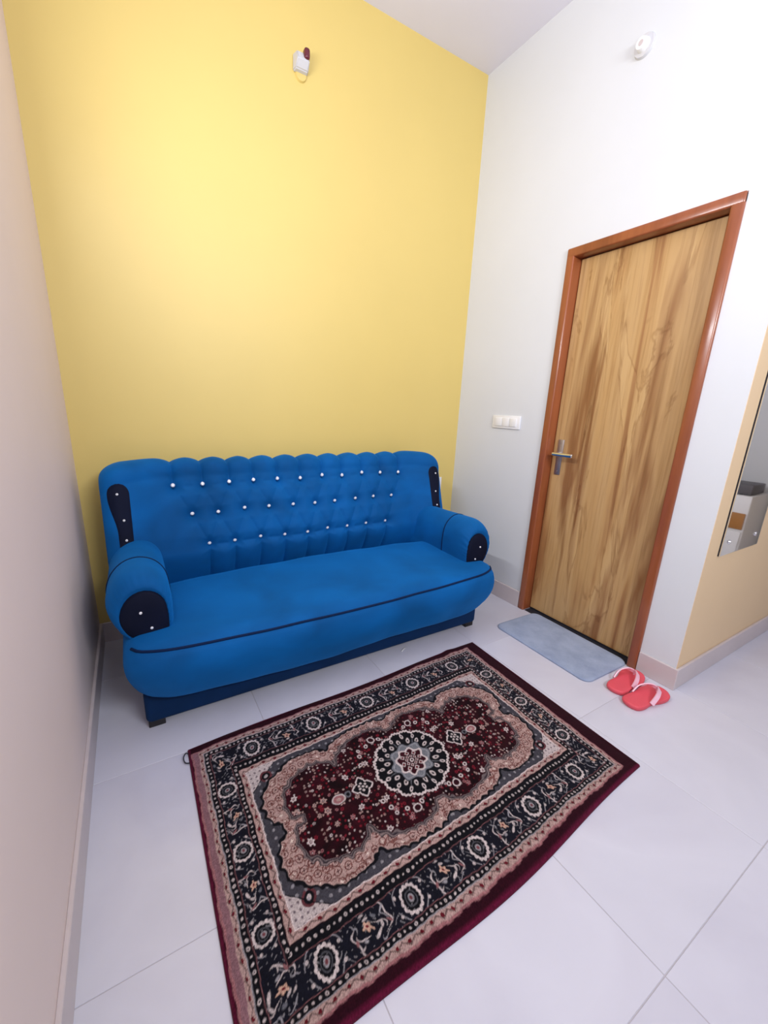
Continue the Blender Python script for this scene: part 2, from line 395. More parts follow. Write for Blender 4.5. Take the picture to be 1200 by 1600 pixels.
V[:, 2] += top * 0.003 * np.sin(x * 17 + y * 11) * np.sin(y * 14 - x * 5)
seat = sofa_mesh('seat', V, F, 'velvet'); seatV = V.copy(); seatF = F
# seam piping: follow the seat skin at the height of the front top edge
from mathutils.bvhtree import BVHTree
bvh = BVHTree.FromPolygons([tuple(v) for v in seatV], seatF)
pp = []
for sx in np.linspace(-0.90, 0.90, 110):
    zz = 0.395 + 0.006 * (sx / 0.9) ** 2
    h = bvh.ray_cast(Vector((sx * 0.985, -1.4, zz)), Vector((0, 1, 0)))
    if h[0] is not None: pp.append(h[0] + Vector((0, -0.001, 0)))
V, F = tube_mesh(pp, 0.0052, 8); sofa_mesh('seat_piping', V, F, 'piping', seat)
# --- skirt below the seat
V, F = rounded_box(0.872, 0.335, 0.072, 0.022, (30, 10, 2), 3)
V = V + np.array([0, -0.458, 0.098]); sofa_mesh('skirt', V, F, 'skirt_velvet')
for sx in (-1, 1):
    for yy in (-0.750, -0.18):
        bm = bmesh.new(); box(bm, sx * 0.835 - 0.03, sx * 0.835 + 0.03, yy + SY - 0.03, yy + SY + 0.03, 0.0, 0.04, bev=0.003)
        bm_obj('leg', bm, 'black_wood', sofa, smooth=True)
# --- back
HWB = 0.955; TOPZ = 0.985; YB = -0.075
rows = [(0.862, [0.131 * (k - 5) for k in range(11)]), (0.722, [0.131 * (k - 4.5) for k in range(10)]), (0.566, [0.131 * (k - 4) for k in range(9)])]
jit = {}
segs = []; pts = []
for r, (rz, xs) in enumerate(rows):
    for k, bx in enumerate(xs):
        pts.append((bx + random.uniform(-.006, .006), rz + random.uniform(-.006, .006)))
top_p, mid_p, bot_p = pts[:11], pts[11:21], pts[21:]
for (bx, bz) in top_p: segs.append(((bx, bz), (bx, 1.15), 1.0))
for (bx, bz) in bot_p: segs.append(((bx, bz), (bx + 0.002, 0.30), 0.9))
for a, b in zip(top_p[:-1], top_p[1:]): segs.append((a, b, 0.35))
for a, b in zip(bot_p[:-1], bot_p[1:]): segs.append((a, b, 0.55))
for k, m in enumerate(mid_p):
    segs.append((top_p[k], m, 0.30)); segs.append((top_p[k + 1], m, 0.36))
    if k < 9: segs.append((m, bot_p[k], 0.40))
    if k > 0: segs.append((m, bot_p[k - 1], 0.36))
def tuft(x, z):
    """pillow height (0 in creases and buttons, 1 on open cloth), arrays"""
    dep = np.zeros_like(x)
    for (a, b, wgt) in segs:
        a = np.array(a); b = np.array(b); d = b - a; L2 = d @ d
        t = np.clip(((x - a[0]) * d[0] + (z - a[1]) * d[1]) / L2, 0, 1)
        dist = np.hypot(x - a[0] - t * d[0], z - a[1] - t * d[1])
        dep = np.maximum(dep, wgt * (0.62 * np.exp(-dist / 0.012) + 0.38 * np.exp(-(dist / 0.042) ** 2)))
    for (bx, bz) in pts:
        q = np.hypot(x - bx, z - bz); dep = np.maximum(dep, 1.45 * np.exp(-(q / 0.020)) + 0.28 * np.exp(-(q / .05) ** 2))
    return dep
TD = 0.034
def face_y(x, z):
    """front skin of the back without tufts"""
    y = -0.345 + 0.245 * (z - 0.40) + 0.05 * np.clip((z - 0.80) / 0.2, 0, 1) ** 2
    y = y - 0.030 * np.clip(1 - np.abs(z - 0.62) / 0.35, 0, 1) ** 2 * 0.4
    y = y + 0.10 * np.clip((0.545 - z) / 0.17, 0, 1) ** 1.5          # curls in above the seat
    wing = sstep(0.70, 0.90, np.abs(x)); y = y - 0.062 * wing
    return y
def back_section(xv, nfront=110, ntop=46, nback=14):
    ax = abs(xv)
    e = min(max((ax - 0.70) / (HWB - 0.70), 0), 1); e2 = min(max((ax - 0.86) / (HWB - 0.86), 0), 1)
    tz = TOPZ - 0.020 * e ** 2 - 0.062 * (1 - math.sqrt(max(1 - e2 ** 2, 0)))
    zf = tz - 0.085
    z = np.linspace(0.30, zf, nfront)
    yf = face_y(np.full_like(z, xv), z)
    y0 = float(yf[-1]); 
    rnd = (1 - math.sqrt(max(1 - e2 ** 2.6, 0))) * 0.075          # round the outer front edge of the wing
    yf = yf + rnd; y0 += rnd
    th = np.linspace(0, math.pi, ntop + 2)[1:-1]
    ym = (y0 + YB) / 2; ry = (YB - y0) / 2
    # a roll that leans a little forward over the face
    yt = ym - ry * np.sign(np.cos(th)) * np.abs(np.cos(th)) ** 0.8
    ztp = zf + 0.085 * np.sin(th) ** 0.75
    zb = np.linspace(zf, 0.13, nback); yb = np.full_like(zb, YB)
    Y = np.concatenate([yf, yt, yb]); Z = np.concatenate([z, ztp, zb])
    # parameter height used for tuft lookup: unroll the roll along its arc
    arc = np.concatenate([z, zf + 0.11 * th / math.pi * 2.0, np.full(nback, 9.0)])
    return Y, Z, arc, nfront, ntop
xs = np.concatenate([-HWB + 0.10 * (1 - np.cos(np.linspace(0, math.pi / 2, 22)[:-1])), np.linspace(-HWB + 0.10, HWB - 0.10, 470), HWB - 0.10 * (1 - np.cos(np.linspace(math.pi / 2, 0, 22)[1:]))])
P = []; 
for xv in xs:
    Y, Z, A, nf, nt = back_section(xv); P.append(np.stack([np.full_like(Y, xv), Y, Z, A], 1))
P = np.array(P); nx, nl = P.shape[:2]
dep = tuft(P[:, :, 0], P[:, :, 3])
dep[:, nf + nt:] = 0
fade = 1 - sstep(0.99, 1.115, P[:, :, 3])              # pleats die out behind the crest
dep = dep * np.where(P[:, :, 3] > 5, 0, np.maximum(fade, 0))
# outward normal in section plane (y,z)
d = np.gradient(P[:, :, 1:3], axis=1); nrm = np.stack([-d[:, :, 1], d[:, :, 0]], 2); nrm /= np.linalg.norm(nrm, axis=2, keepdims=True) + 1e-9
G = P[:, :, :3].copy(); G[:, :, 1:3] -= nrm * (TD * dep)[:, :, None]
# the vectors above must point outwards at the front (negative y)
if nrm[nx // 2, 40, 0] > 0: G = P[:, :, :3].copy(); G[:, :, 1:3] += nrm * (TD * dep)[:, :, None]
F = []
for i in range(nx - 1):
    o0, o1 = i * nl, (i + 1) * nl
    for j in range(nl): F.append((o0 + j, o0 + (j + 1) % nl, o1 + (j + 1) % nl, o1 + j))
F.append(tuple(range(nl))); F.append(tuple((nx - 1) * nl + j for j in range(nl))[::-1])
backrest = sofa_mesh('backrest', G.reshape(-1, 3), F, 'velvet')
bvb = BVHTree.FromPolygons([tuple(v) for v in G.reshape(-1, 3)], F)
def gem_mesh(r):
    bm = bmesh.new()
    rings = [(1.0, 0.0), (0.96, 0.35), (0.62, 0.72)]
    vv = [[bm.verts.new((r * a * math.cos(2 * math.pi * (k + 0.5 * i) / 10), -r * h, r * a * math.sin(2 * math.pi * (k + 0.5 * i) / 10))) for k in range(10)] for i, (a, h) in enumerate(rings)]
    for i in range(2):
        for k in range(10):
            a, b, c, dd = vv[i][k], vv[i][(k + 1) % 10], vv[i + 1][(k + 1) % 10], vv[i + 1][k]
            bm.faces.new((a, b, dd)); bm.faces.new((b, c, dd))
    bm.faces.new(vv[2]); bm.faces.new(vv[0][::-1])
    bmesh.ops.recalc_face_normals(bm, faces=bm.faces[:])
    me = bpy.data.meshes.new('button'); bm.to_mesh(me); bm.free(); me.materials.append(M['crystal']); return me
gem = gem_mesh(0.0105); gem_s = gem_mesh(0.0056)
def put_gem(me, x, y, z, parent, tilt=0.0):
    o = bpy.data.objects.new('button', me); COL.objects.link(o); o.parent = parent; o.location = (x, y + SY, z); o.rotation_euler[0] = tilt
    return o
for (bx, bz) in pts:
    h = bvb.ray_cast(Vector((bx, -1.2, bz)), Vector((0, 1, 0)))
    put_gem(gem, bx, h[0].y - 0.001, bz, backrest, -0.2)
# dark wing panels
for s in (-1, 1):
    zs = np.linspace(0.50, 0.895, 60); NXW = 14; VV = []; FF = []
    for zz in zs:
        hd = np.clip((zz - 0.80) / 0.02, 0, 1)
        inner = 0.838 + 0.02 * (0.9 - zz); outer = 0.902 + 0.028 * sstep(0.68, 0.84, np.array(zz))
        c = 0.845
        if zz > c:                                            # rounded head
            q = math.sqrt(max(1 - ((zz - c) / 0.0505) ** 2, 0.0)); mx = (inner + outer) / 2; hwid = (outer - inner) / 2 * q; inner, outer = mx - hwid, mx + hwid
        for k in range(NXW):
            xx = s * (inner + (outer - inner) * k / (NXW - 1))
            h = bvb.ray_cast(Vector((xx, -1.2, zz)), Vector((0, 1, 0)))
            edge = 0.004 * (1 - (2 * k / (NXW - 1) - 1) ** 8)
            VV.append((xx, h[0].y - edge + 0.001, zz))
    for i in range(len(zs) - 1):
        for k in range(NXW - 1): a = i * NXW + k; FF.append((a, a + 1, a + NXW + 1, a + NXW))
    wp = sofa_mesh('wing_panel', VV, FF, 'dark_velvet', backrest); wp['label'] = 'dark navy panel on the wing edge'
    for (zz, xx) in ((0.852, 0.888), (0.74, 0.873), (0.655, 0.872)):
        h = bvb.ray_cast(Vector((s * xx, -1.2, zz)), Vector((0, 1, 0))); put_gem(gem_s, s * xx, h[0].y - 0.005, zz, backrest)
# --- arms
sec0 = np.array([(-0.835, 0.372), (-0.890, 0.392), (-0.936, 0.445), (-0.955, 0.515), (-0.938, 0.585), (-0.895, 0.635), (-0.840, 0.652), (-0.785, 0.634), (-0.747, 0.585), (-0.735, 0.515), (-0.735, 0.45), (-0.742, 0.372)])
sec = catmull(sec0, 8, True)
for s in (-1, 1):
    NS = len(sec); cpt = np.array([-0.808, 0.420]); stations = []
    for yy in np.linspace(-0.11, -0.690, 40): stations.append((yy, 1.0))
    for th in np.linspace(0, math.pi / 2, 15)[1:]: stations.append((-0.690 - 0.095 * math.sin(th), 1 - 0.25 * (1 - math.cos(th)) ** 0.9))
    for q, yy in ((0.68, -0.775), (0.35, -0.767), (0.0, -0.765)): stations.append((yy, q))
    VV, FF = [], []
    ang = np.linspace(0, 2 * math.pi, NS, endpoint=False)
    for yy, sc in stations:
        pl = cpt + (sec - cpt) * sc
        pinch = 1 - 0.010 * math.exp(-((yy + 0.590) / 0.010) ** 2)
        gather = 0.016 * sstep(-0.715, -0.78, np.array(yy)) * np.sin(ang * 30 + 2 * np.sin(ang * 5)) * (sc > 0.65)
        pl = np.array([-0.845, 0.50]) + (pl - np.array([-0.845, 0.50])) * (pinch + gather)[:, None] if np.ndim(gather) else pl
        dz = -0.012 * sstep(-0.3, -0.1, np.array(yy)) + 0.006 * math.sin((yy + 0.1) * 7)
        for (a, b) in pl: VV.append((-s * a, yy, b + dz * (b > 0.43)))
    for i in range(len(stations) - 1):
        for k in range(NS): FF.append((i * NS + k, i * NS + (k + 1) % NS, (i + 1) * NS + (k + 1) % NS, (i + 1) * NS + k))
    FF.append(tuple(range(NS)))
    arm = sofa_mesh('arm', VV, FF, 'velvet')
    # seam ring
    ring = [(-s * a, -0.590, b + 0.001) for a, b in (np.array([-0.845, 0.50]) + (sec - np.array([-0.845, 0.50])) * 0.998)]
    V, F = tube_mesh(ring, 0.0035, 6, True); sofa_mesh('arm_piping', V, F, 'piping', arm)
    # dark front panel
    VV, FF = [], []
    pcs = [(1.0, -0.7705), (0.985, -0.782), (0.93, -0.788), (0.6, -0.790), (0.0, -0.791)]
    for sc, yy in pcs:
        for (a, b) in cpt + (sec - cpt) * 0.725 * sc: VV.append((-s * a, yy, b))
    for i in range(len(pcs) - 1):
        for k in range(NS): FF.append((i * NS + k, i * NS + (k + 1) % NS, (i + 1) * NS + (k + 1) % NS, (i + 1) * NS + k))
    ap = sofa_mesh('arm_panel', VV, FF, 'dark_velvet', arm); ap['label'] = 'dark navy front panel of the arm'
    for (a, b) in ((-0.845, 0.508), (-0.815, 0.440)): put_gem(gem_s, -s * a, -0.791, b, arm)

# ------------------------------------------------------------------ patterned rug
RC = (1.0333, -1.4007); RA = math.radians(2.05); RL, RWD = 1.463, 0.905
PXS = 0.0021
nu, nv = int(RL / PXS) + 1, int(RWD / PXS) + 1
u1 = np.linspace(-RL / 2, RL / 2, nu); v1 = np.linspace(-RWD / 2, RWD / 2, nv)
U, Vv = np.meshgrid(u1, v1)
U0 = -0.022
wob = 0.0016
x = U - U0 + wob * np.sin(Vv * 47 + 2 * np.sin(U * 31)) + 0.5 * wob * np.sin(Vv * 173 + U * 60)
y = Vv + 0.004 + wob * np.sin(U * 53 + 2 * np.sin(Vv * 37)) + 0.5 * wob * np.sin(U * 190 - Vv * 71)
X, Y = np.abs(x), np.abs(y)
C = np.zeros(U.shape + (3,))
BLACK = lin((14, 14, 20)); NAVY = lin((26, 30, 46)); PINK = lin((172, 143, 138)); WHITE = lin((208, 194, 194)); GREY = lin((98, 98, 106))
LGREY = lin((146, 142, 148)); FIELD = lin((44, 10, 20)); MAROON = lin((84, 16, 42)); RED = lin((104, 24, 36)); DPINK = lin((150, 100, 104)); DARK = lin((38, 6, 18))
def fill(m, c):
    if m.dtype == bool: C[m] = c
    else: C[:] = C * (1 - m[..., None]) + c * m[..., None]
def soft(d, wd=0.0016): return np.clip(0.5 - d / wd, 0, 1)
def poly_sd(px, py, poly):
    """signed distance to a closed polygon, negative inside"""
    poly = np.asarray(poly); n = len(poly); dist = np.full(px.shape, 1e9); inside = np.zeros(px.shape, bool)
    for i in range(n):
        a, b = poly[i], poly[(i + 1) % n]; dx, dy = b - a
        t = np.clip(((px - a[0]) * dx + (py - a[1]) * dy) / (dx * dx + dy * dy + 1e-12), 0, 1)
        dist = np.minimum(dist, np.hypot(px - a[0] - t * dx, py - a[1] - t * dy))
        c = ((a[1] > py) != (b[1] > py)) & (px < (b[0] - a[0]) * (py - a[1]) / (b[1] - a[1] + 1e-12) + a[0]); inside ^= c
    return np.where(inside, -dist, dist)
rim = np.minimum(RL / 2 - np.abs(U), RWD / 2 - np.abs(Vv))
fill(np.ones(U.shape, bool), lin((40, 6, 19)))
fill(soft(rim - 0.0075, 0.007), lin((92, 16, 47)))
def rect(a, b): return np.maximum(X - a, Y - b)
def h2(ix, iy, k=0): return np.modf(np.abs(np.sin(ix * 127.1 + iy * 311.7 + k * 74.7) * 43758.5453))[0]
# nested rectangles
LW = 0.016 * (x < 0)                                  # the left guard is woven wider
fill(soft(np.maximum(X - 0.684 - LW, Y - 0.424)), DPINK)
fill(soft(np.maximum(X - 0.678 - LW, Y - 0.419)), lin((132, 96, 104)))
fill(soft(np.maximum(X - 0.678, Y - 0.419)), PINK)
fill(soft(rect(0.664, 0.402)), LGREY)
fill(soft(rect(0.661, 0.399)), BLACK)
fill(soft(rect(0.644, 0.382)), DPINK * 0.6)
fill(soft(rect(0.642, 0.380)), lin((18, 19, 30)))
# coordinates along each border side
long_side = (Y - 0.25) / 0.15 > (X - 0.545) / 0.12
S_ = np.where(long_side, x, y); 
# small diaper pattern on the pink guards
def guard(outer, inner, per, colr, shift=0.0):
    m = (rect(*outer) < 0) & (rect(*inner) > 0)
    dd = np.where(long_side, (Y - inner[1]) / (outer[1] - inner[1]), (X - inner[0]) / (outer[0] - inner[0]))
    tri = np.abs(np.mod(S_ / per, 1) - 0.5) * 2
    mm = m & (np.abs(dd - (0.2 + 0.6 * tri)) < 0.10); C[mm] = C[mm] * 0.35 + colr * 0.4
    mm = m & (np.hypot(np.mod(S_ / per + 0.5, 1) - 0.5, (dd - 0.5) * 0.7) < 0.14); C[mm] = RED * 0.8
guard((0.678, 0.419), (0.664, 0.402), 0.034, DARK)
def dots(c_long, c_short, per, rad):
    cc = np.where(long_side, Y - c_long, X - c_short)
    k = np.floor(S_ / per); lx = np.mod(S_, per) - per / 2
    even = np.mod(k, 3)
    d = np.hypot(lx, cc)
    fill(soft(d - rad * (0.7 + 0.6 * h2(k, k * 0 + 2))) * (even != 1), WHITE * 0.78)
    fill(soft(np.abs(d - rad * 0.95) - 0.0014) * (even == 1), WHITE * 0.8)
dots(0.3905, 0.6525, 0.0165, 0.0033)
# inner dotted guard, pink guard
fill(soft(rect(0.584, 0.302)), DPINK * 0.55)
fill(soft(rect(0.582, 0.300)), BLACK)
dots(0.2835, 0.5735, 0.0165, 0.0034)
fill(soft(rect(0.566, 0.269)), DARK)
fill(soft(rect(0.564, 0.267)), PINK * 1.02)
guard((0.564, 0.267), (0.545, 0.248), 0.040, DARK)
fill(soft(rect(0.546, 0.249)), WHITE)
fill(soft(rect(0.5425, 0.246)), BLACK)
# ---- main border ornaments
border = (rect(0.642, 0.380) < 0) & (rect(0.584, 0.302) > 0)
def ornament(cx, cy, ang, kind, sc=1.0):
    ca, sa = math.cos(ang), math.sin(ang)
    sel = (np.abs(x - cx) < 0.11) & (np.abs(y - cy) < 0.11) & border
    if not sel.any(): return
    ii = np.where(sel); px, py = x[ii] - cx, y[ii] - cy
    a = (ca * px + sa * py) / sc; b = (-sa * px + ca * py) / sc
    cc = C[ii].copy()
    def f(m, c): cc[:] = cc * (1 - m[:, None]) + np.asarray(c) * m[:, None]
    if kind == 'rosette':
        th = np.arctan2(b / 1.12, a); rr = np.hypot(a, b / 1.12)
        ro = 0.0285 + 0.0032 * np.abs(np.cos(th * 7)) * 1.3
        f(soft(rr - ro), WHITE * 0.9); f(soft(rr - 0.0225 - 0.002 * np.abs(np.cos(th * 7))), BLACK)
        f(soft(rr - 0.0165), GREY * 0.55); f(soft(rr - 0.0135), BLACK); f(soft(rr - 0.0085), LGREY); f(soft(rr - 0.0045), lin((110, 60, 66)))
        for s1 in (-1, 1):
            d_ = np.abs(np.hypot(a - s1 * 0.006, b) - 0.044 - 0.004 * np.sin(th * 3)); f(soft(d_ - 0.0013) * (np.abs(b) > 0.005) * (s1 * a > 0.012) * (np.abs(th) % 1.0 > 0.25), LGREY * 0.9)
            for t1 in (-1, 1): f(soft(np.hypot(a - s1 * 0.043, b - t1 * 0.022) - 0.0045), WHITE * 0.75)
    else:
        a2 = a + 0.004 * np.sin(b * 120); b2 = b + 0.004 * np.sin(a * 110)
        def arc(cx_, cy_, r_, t0, t1_, w_, c_):
            q = np.hypot(a2 - cx_, b2 - cy_); tt = np.mod(np.arctan2(b2 - cy_, a2 - cx_) - t0, 2 * math.pi)
            prof = np.clip(np.minimum(tt, t1_ - tt) / 0.5, 0.25, 1)
            f(soft(np.abs(q - r_ - 0.003 * np.sin(tt * 3)) - w_ * prof) * (tt < t1_), c_)
        def dab(cx_, cy_, an_, L_, w_, c_):
            e = (a2 - cx_) * math.cos(an_) + (b2 - cy_) * math.sin(an_); n_ = -(a2 - cx_) * math.sin(an_) + (b2 - cy_) * math.cos(an_)
            f(soft(np.hypot(e * w_ / L_, n_) - w_), c_)
        arc(-0.020, -0.004, 0.033, 1.9, 2.6, 0.0019, WHITE * 0.80); arc(0.016, 0.006, 0.034, -1.1, 2.5, 0.0019, WHITE * 0.80)
        arc(-0.014, 0.010, 0.019, 2.6, 2.4, 0.0016, WHITE * 0.75); arc(0.022, -0.002, 0.017, -0.4, 2.6, 0.0016, WHITE * 0.75)
        arc(0.0, -0.026, 0.022, 3.6, 1.9, 0.0014, LGREY); arc(-0.034, 0.020, 0.014, 0.3, 2.2, 0.0014, LGREY)
        arc(0.046, -0.018, 0.013, 2.4, 2.6, 0.0014, LGREY * 0.9); arc(-0.052, -0.012, 0.012, -0.9, 2.4, 0.0014, LGREY * 0.9)
        for (dx, dy, an_, L_, w_, c_) in ((-0.010, 0.016, 0.6, 0.010, 0.0046, WHITE * 0.8), (-0.024, 0.006, 1.2, 0.008, 0.0042, WHITE * 0.7), (0.006, -0.020, 0.2, 0.007, 0.0036, WHITE * 0.75), (0.026, 0.018, -0.6, 0.007, 0.003, LGREY), (0.038, 0.024, 0.4, 0.006, 0.003, WHITE * 0.65), (-0.040, -0.022, 0.9, 0.008, 0.003, LGREY), (-0.016, -0.024, -0.5, 0.009, 0.0034, GREY), (0.048, 0.006, 1.1, 0.008, 0.0034, DPINK * 0.8), (-0.046, 0.012, -1.0, 0.008, 0.0034, DPINK * 0.8), (0.018, -0.030, 0.0, 0.006, 0.003, WHITE * 0.6)):
            dab(dx, dy, an_, L_, w_, c_)
        t6 = np.arctan2(b2 + 0.004, a2 - 0.006)
        f(soft(np.hypot(a2 - 0.006, b2 + 0.004) - 0.0095 * (1 + 0.3 * np.cos(t6 * 5))), lin((196, 158, 140))); f(soft(np.hypot(a2 - 0.006, b2 + 0.004) - 0.0034), RED)
    C[ii] = cc
for sg in (-1, 1):
    for k in range(-2, 3):
        ornament(k * 0.250, sg * 0.341, 0, 'rosette')
        if k < 2: ornament((k + 0.5) * 0.250, sg * 0.341, 0 if sg > 0 else math.pi, 'scroll')
    for k in (-1, 0, 1): ornament(sg * 0.613, k * 0.214, math.pi / 2, 'rosette', 0.86)
    for k in (-0.5, 0.5): ornament(sg * 0.613, k * 0.214, math.pi / 2, 'scroll', 0.86)
    for tg in (-1, 1): ornament(sg * 0.612, tg * 0.335, math.pi / 4 * sg * tg, 'scroll', 0.95)
# fine filigree in the dark border ground
nz = np.sin(x * 210 + 2.2 * np.sin(y * 150)) * np.sin(y * 230 + 2.0 * np.sin(x * 170))
mm = border & (nz > 0.80) & (C.sum(2) < 0.08); C[mm] = LGREY * 0.55
# ---- inner field
inn = rect(0.5425, 0.246) < 0
fill(soft(rect(0.541, 0.2445)), lin((64, 62, 70)))
# corner spandrels: pale ground with dark spots
corner = (X - 0.541) * 0.85 + (Y - 0.2445) - 0.004
fill(soft(-(corner + 0.085)) * inn, WHITE * 0.80)
gx, gy = np.mod(X, 0.017) - 0.0085, np.mod(Y, 0.017) - 0.0085
fill(soft(np.hypot(gx, gy) - 0.0034) * soft(-(corner + 0.085)) * inn, lin((110, 96, 104)))
cm = np.hypot((X - 0.488), (Y - 0.200)); fill(soft(cm - 0.022) * inn, lin((96, 50, 56))); fill(soft(cm - 0.015) * inn, BLACK); fill(soft(cm - 0.007) * inn, WHITE * 0.8)
fill(soft(np.abs(corner + 0.085) - 0.002) * inn, BLACK)
fl_ = soft(np.hypot(np.mod(X + 0.01, 0.027) - 0.0135, np.mod(Y, 0.024) - 0.012) - 0.0045) * soft(corner + 0.085) * inn
fill(fl_ * 0.8, LGREY)
outer = [(0.495, -0.05), (0.495, 0.0), (0.486, 0.018), (0.512, 0.030), (0.526, 0.060), (0.530, 0.095), (0.520, 0.130), (0.500, 0.160), (0.466, 0.186), (0.430, 0.206), (0.385, 0.222), (0.335, 0.224), (0.290, 0.214), (0.264, 0.196), (0.240, 0.212), (0.200, 0.230), (0.140, 0.240), (0.060, 0.241), (0.030, 0.232), (0.0, 0.214), (-0.05, 0.214), (-0.05, -0.05)]
inner = [(0.428, -0.05), (0.428, 0.0), (0.420, 0.012), (0.452, 0.020), (0.462, 0.045), (0.458, 0.085), (0.444, 0.118), (0.415, 0.142), (0.380, 0.158), (0.340, 0.168), (0.300, 0.162), (0.278, 0.146), (0.262, 0.126), (0.244, 0.140), (0.228, 0.166), (0.195, 0.182), (0.140, 0.196), (0.085, 0.204), (0.055, 0.192), (0.030, 0.176), (0.0, 0.158), (-0.05, 0.158), (-0.05, -0.05)]
so = poly_sd(X, Y, outer); si = poly_sd(X, Y, inner)
th = np.arctan2(Y - 0.06, X - 0.25 * np.sign(1)); wav = np.abs(np.sin(S_ * 0 + (X * 78 + Y * 62)))
so2 = so + 0.0085 * np.abs(np.sin(X * 105)) * np.abs(np.cos(Y * 80)); si2 = si + 0.0115 * np.abs(np.sin(X * 90 + 0.4)) * np.abs(np.cos(Y * 75))
fill(soft(so2 - 0.0085) * inn, BLACK)
fill(soft(so2) * inn, PINK)
band = (so2 < -0.003) & (si2 > 0.004) & inn
# florets inside the pink band
cell = 0.029; ix = np.floor(X / cell); iy = np.floor(Y / cell); fx = np.mod(X, cell) - cell / 2 + (h2(ix, iy) - .5) * 0.010; fy = np.mod(Y, cell) - cell / 2 + (h2(ix, iy, 3) - .5) * 0.010
fr_ = np.hypot(fx, fy); fa = np.arctan2(fy, fx)
pick = h2(ix, iy, 5)
mm = band & (np.abs(fr_ - 0.0105) < 0.0014) & (pick > 0.3); C[mm] = lin((96, 52, 50))
mm = band & (fr_ < 0.0035 + 0.002 * np.cos(fa * 4)); C[mm] = np.where((pick > 0.55)[mm][:, None], lin((60, 20, 26)), lin((224, 206, 196)))
vein = np.abs(np.sin(X * 160 + 3 * np.sin(Y * 120)) + np.sin(Y * 170 + 2 * np.sin(X * 90))) < 0.13
C[band & vein] = lin((120, 78, 74))
fill(soft(np.abs(so2 + 0.010) - 0.0011) * inn * (pick > 0.2), lin((110, 66, 62)))
# grey double outline of the field
fill(soft(si2 - 0.0155) * inn, lin((58, 52, 56))); fill(soft(si2 - 0.0130) * inn, lin((128, 112, 112)))
fill(soft(si2 - 0.0090) * inn, lin((52, 44, 50))); fill(soft(si2 - 0.0045) * inn, lin((106, 94, 96))); fill(soft(si2 - 0.001) * inn, FIELD)
fld = (si2 < -0.003)
base_n = 0.5 + 0.5 * np.sin(x * 37 + 3 * np.sin(y * 29)) * np.sin(y * 41 + 2 * np.sin(x * 23))
C[fld] = (lin((20, 5, 10)) * (1 - base_n[..., None]) + lin((50, 8, 20)) * base_n[..., None])[fld]
# scattered florets (mirrored in the four quarters)
for cell, k, dens, rr, cols in ((0.0135, 1, 0.50, 0.0031, (RED, WHITE * 0.8, PINK * 0.85, RED * 1.2)), (0.021, 7, 0.42, 0.0046, (PINK, WHITE * 0.85, DPINK, RED * 1.3)), (0.046, 9, 0.62, 0.0090, (PINK * 0.95, DPINK, WHITE * 0.9, PINK))):
    ix = np.floor(X / cell); iy = np.floor(Y / cell)
    ox = (h2(ix, iy, k) - .5) * cell * 0.5; oy = (h2(ix, iy, k + 1) - .5) * cell * 0.5
    fx = np.mod(X, cell) - cell / 2 + ox; fy = np.mod(Y, cell) - cell / 2 + oy
    q = np.hypot(fx, fy); fa = np.arctan2(fy, fx); pick = h2(ix, iy, k + 2)
    on = (h2(ix, iy, k + 3) < dens) & fld
    rad = rr * (0.75 + 0.5 * pick) * (1 + (0.22 * np.cos(fa * 6) if rr > 0.004 else 0))
    for c in range(4):
        m = soft(q - rad) * on * ((pick * 4).astype(int) == c); fill(m, cols[c])
    if rr > 0.004: fill(soft(q - rad * 0.45) * on, lin((70, 12, 26)))
    if rr > 0.008: fill(soft(q - rad * 0.2) * on, WHITE * 0.8)
# white rings along the diagonals of the medallion
for (rx, ry, r0) in ((0.088, 0.152, 0.0125), (0.062, 0.142, 0.006), (0.118, 0.138, 0.006), (0.162, 0.112, 0.0065), (0.176, 0.078, 0.006), (0.155, 0.135, 0.005)):
    q = np.hypot(X - rx, Y - ry); fill(soft(q - r0 - 0.003), FIELD); fill(soft(np.abs(q - r0) - 0.0022), WHITE * 0.9)
# clear ground then pendants on the long axis
def star(px, py, r, k, amp): t = np.arctan2(py, px); return np.hypot(px, py) - r * (1 + amp * np.cos(k * t))
px = X - 0.211
t4 = star(px, Y, 0.036, 4, 0.16) + 0.003 * np.abs(np.sin(np.arctan2(Y, px) * 6))
fill(soft(t4 - 0.003), FIELD); fill(soft(t4), WHITE * 0.92); fill(soft(t4 + 0.0062), BLACK)
for (ax_, ay_) in ((0.0, 0.0), (0.012, 0.006), (-0.011, 0.007), (0.002, 0.014)): fill(soft(np.hypot(px - ax_, Y - ay_) - 0.0046), WHITE * 0.85)
pr = np.hypot((X - 0.302) * 0.75, Y); fill(soft(pr - 0.0200), DARK); fill(soft(pr - 0.0175), WHITE * 0.85); fill(soft(pr - 0.0135), DPINK); fill(soft(pr - 0.006), PINK)
fill(soft(np.hypot((X - 0.268), Y) - 0.011), GREY); fill(soft(np.hypot((X - 0.268), Y) - 0.006), BLACK)
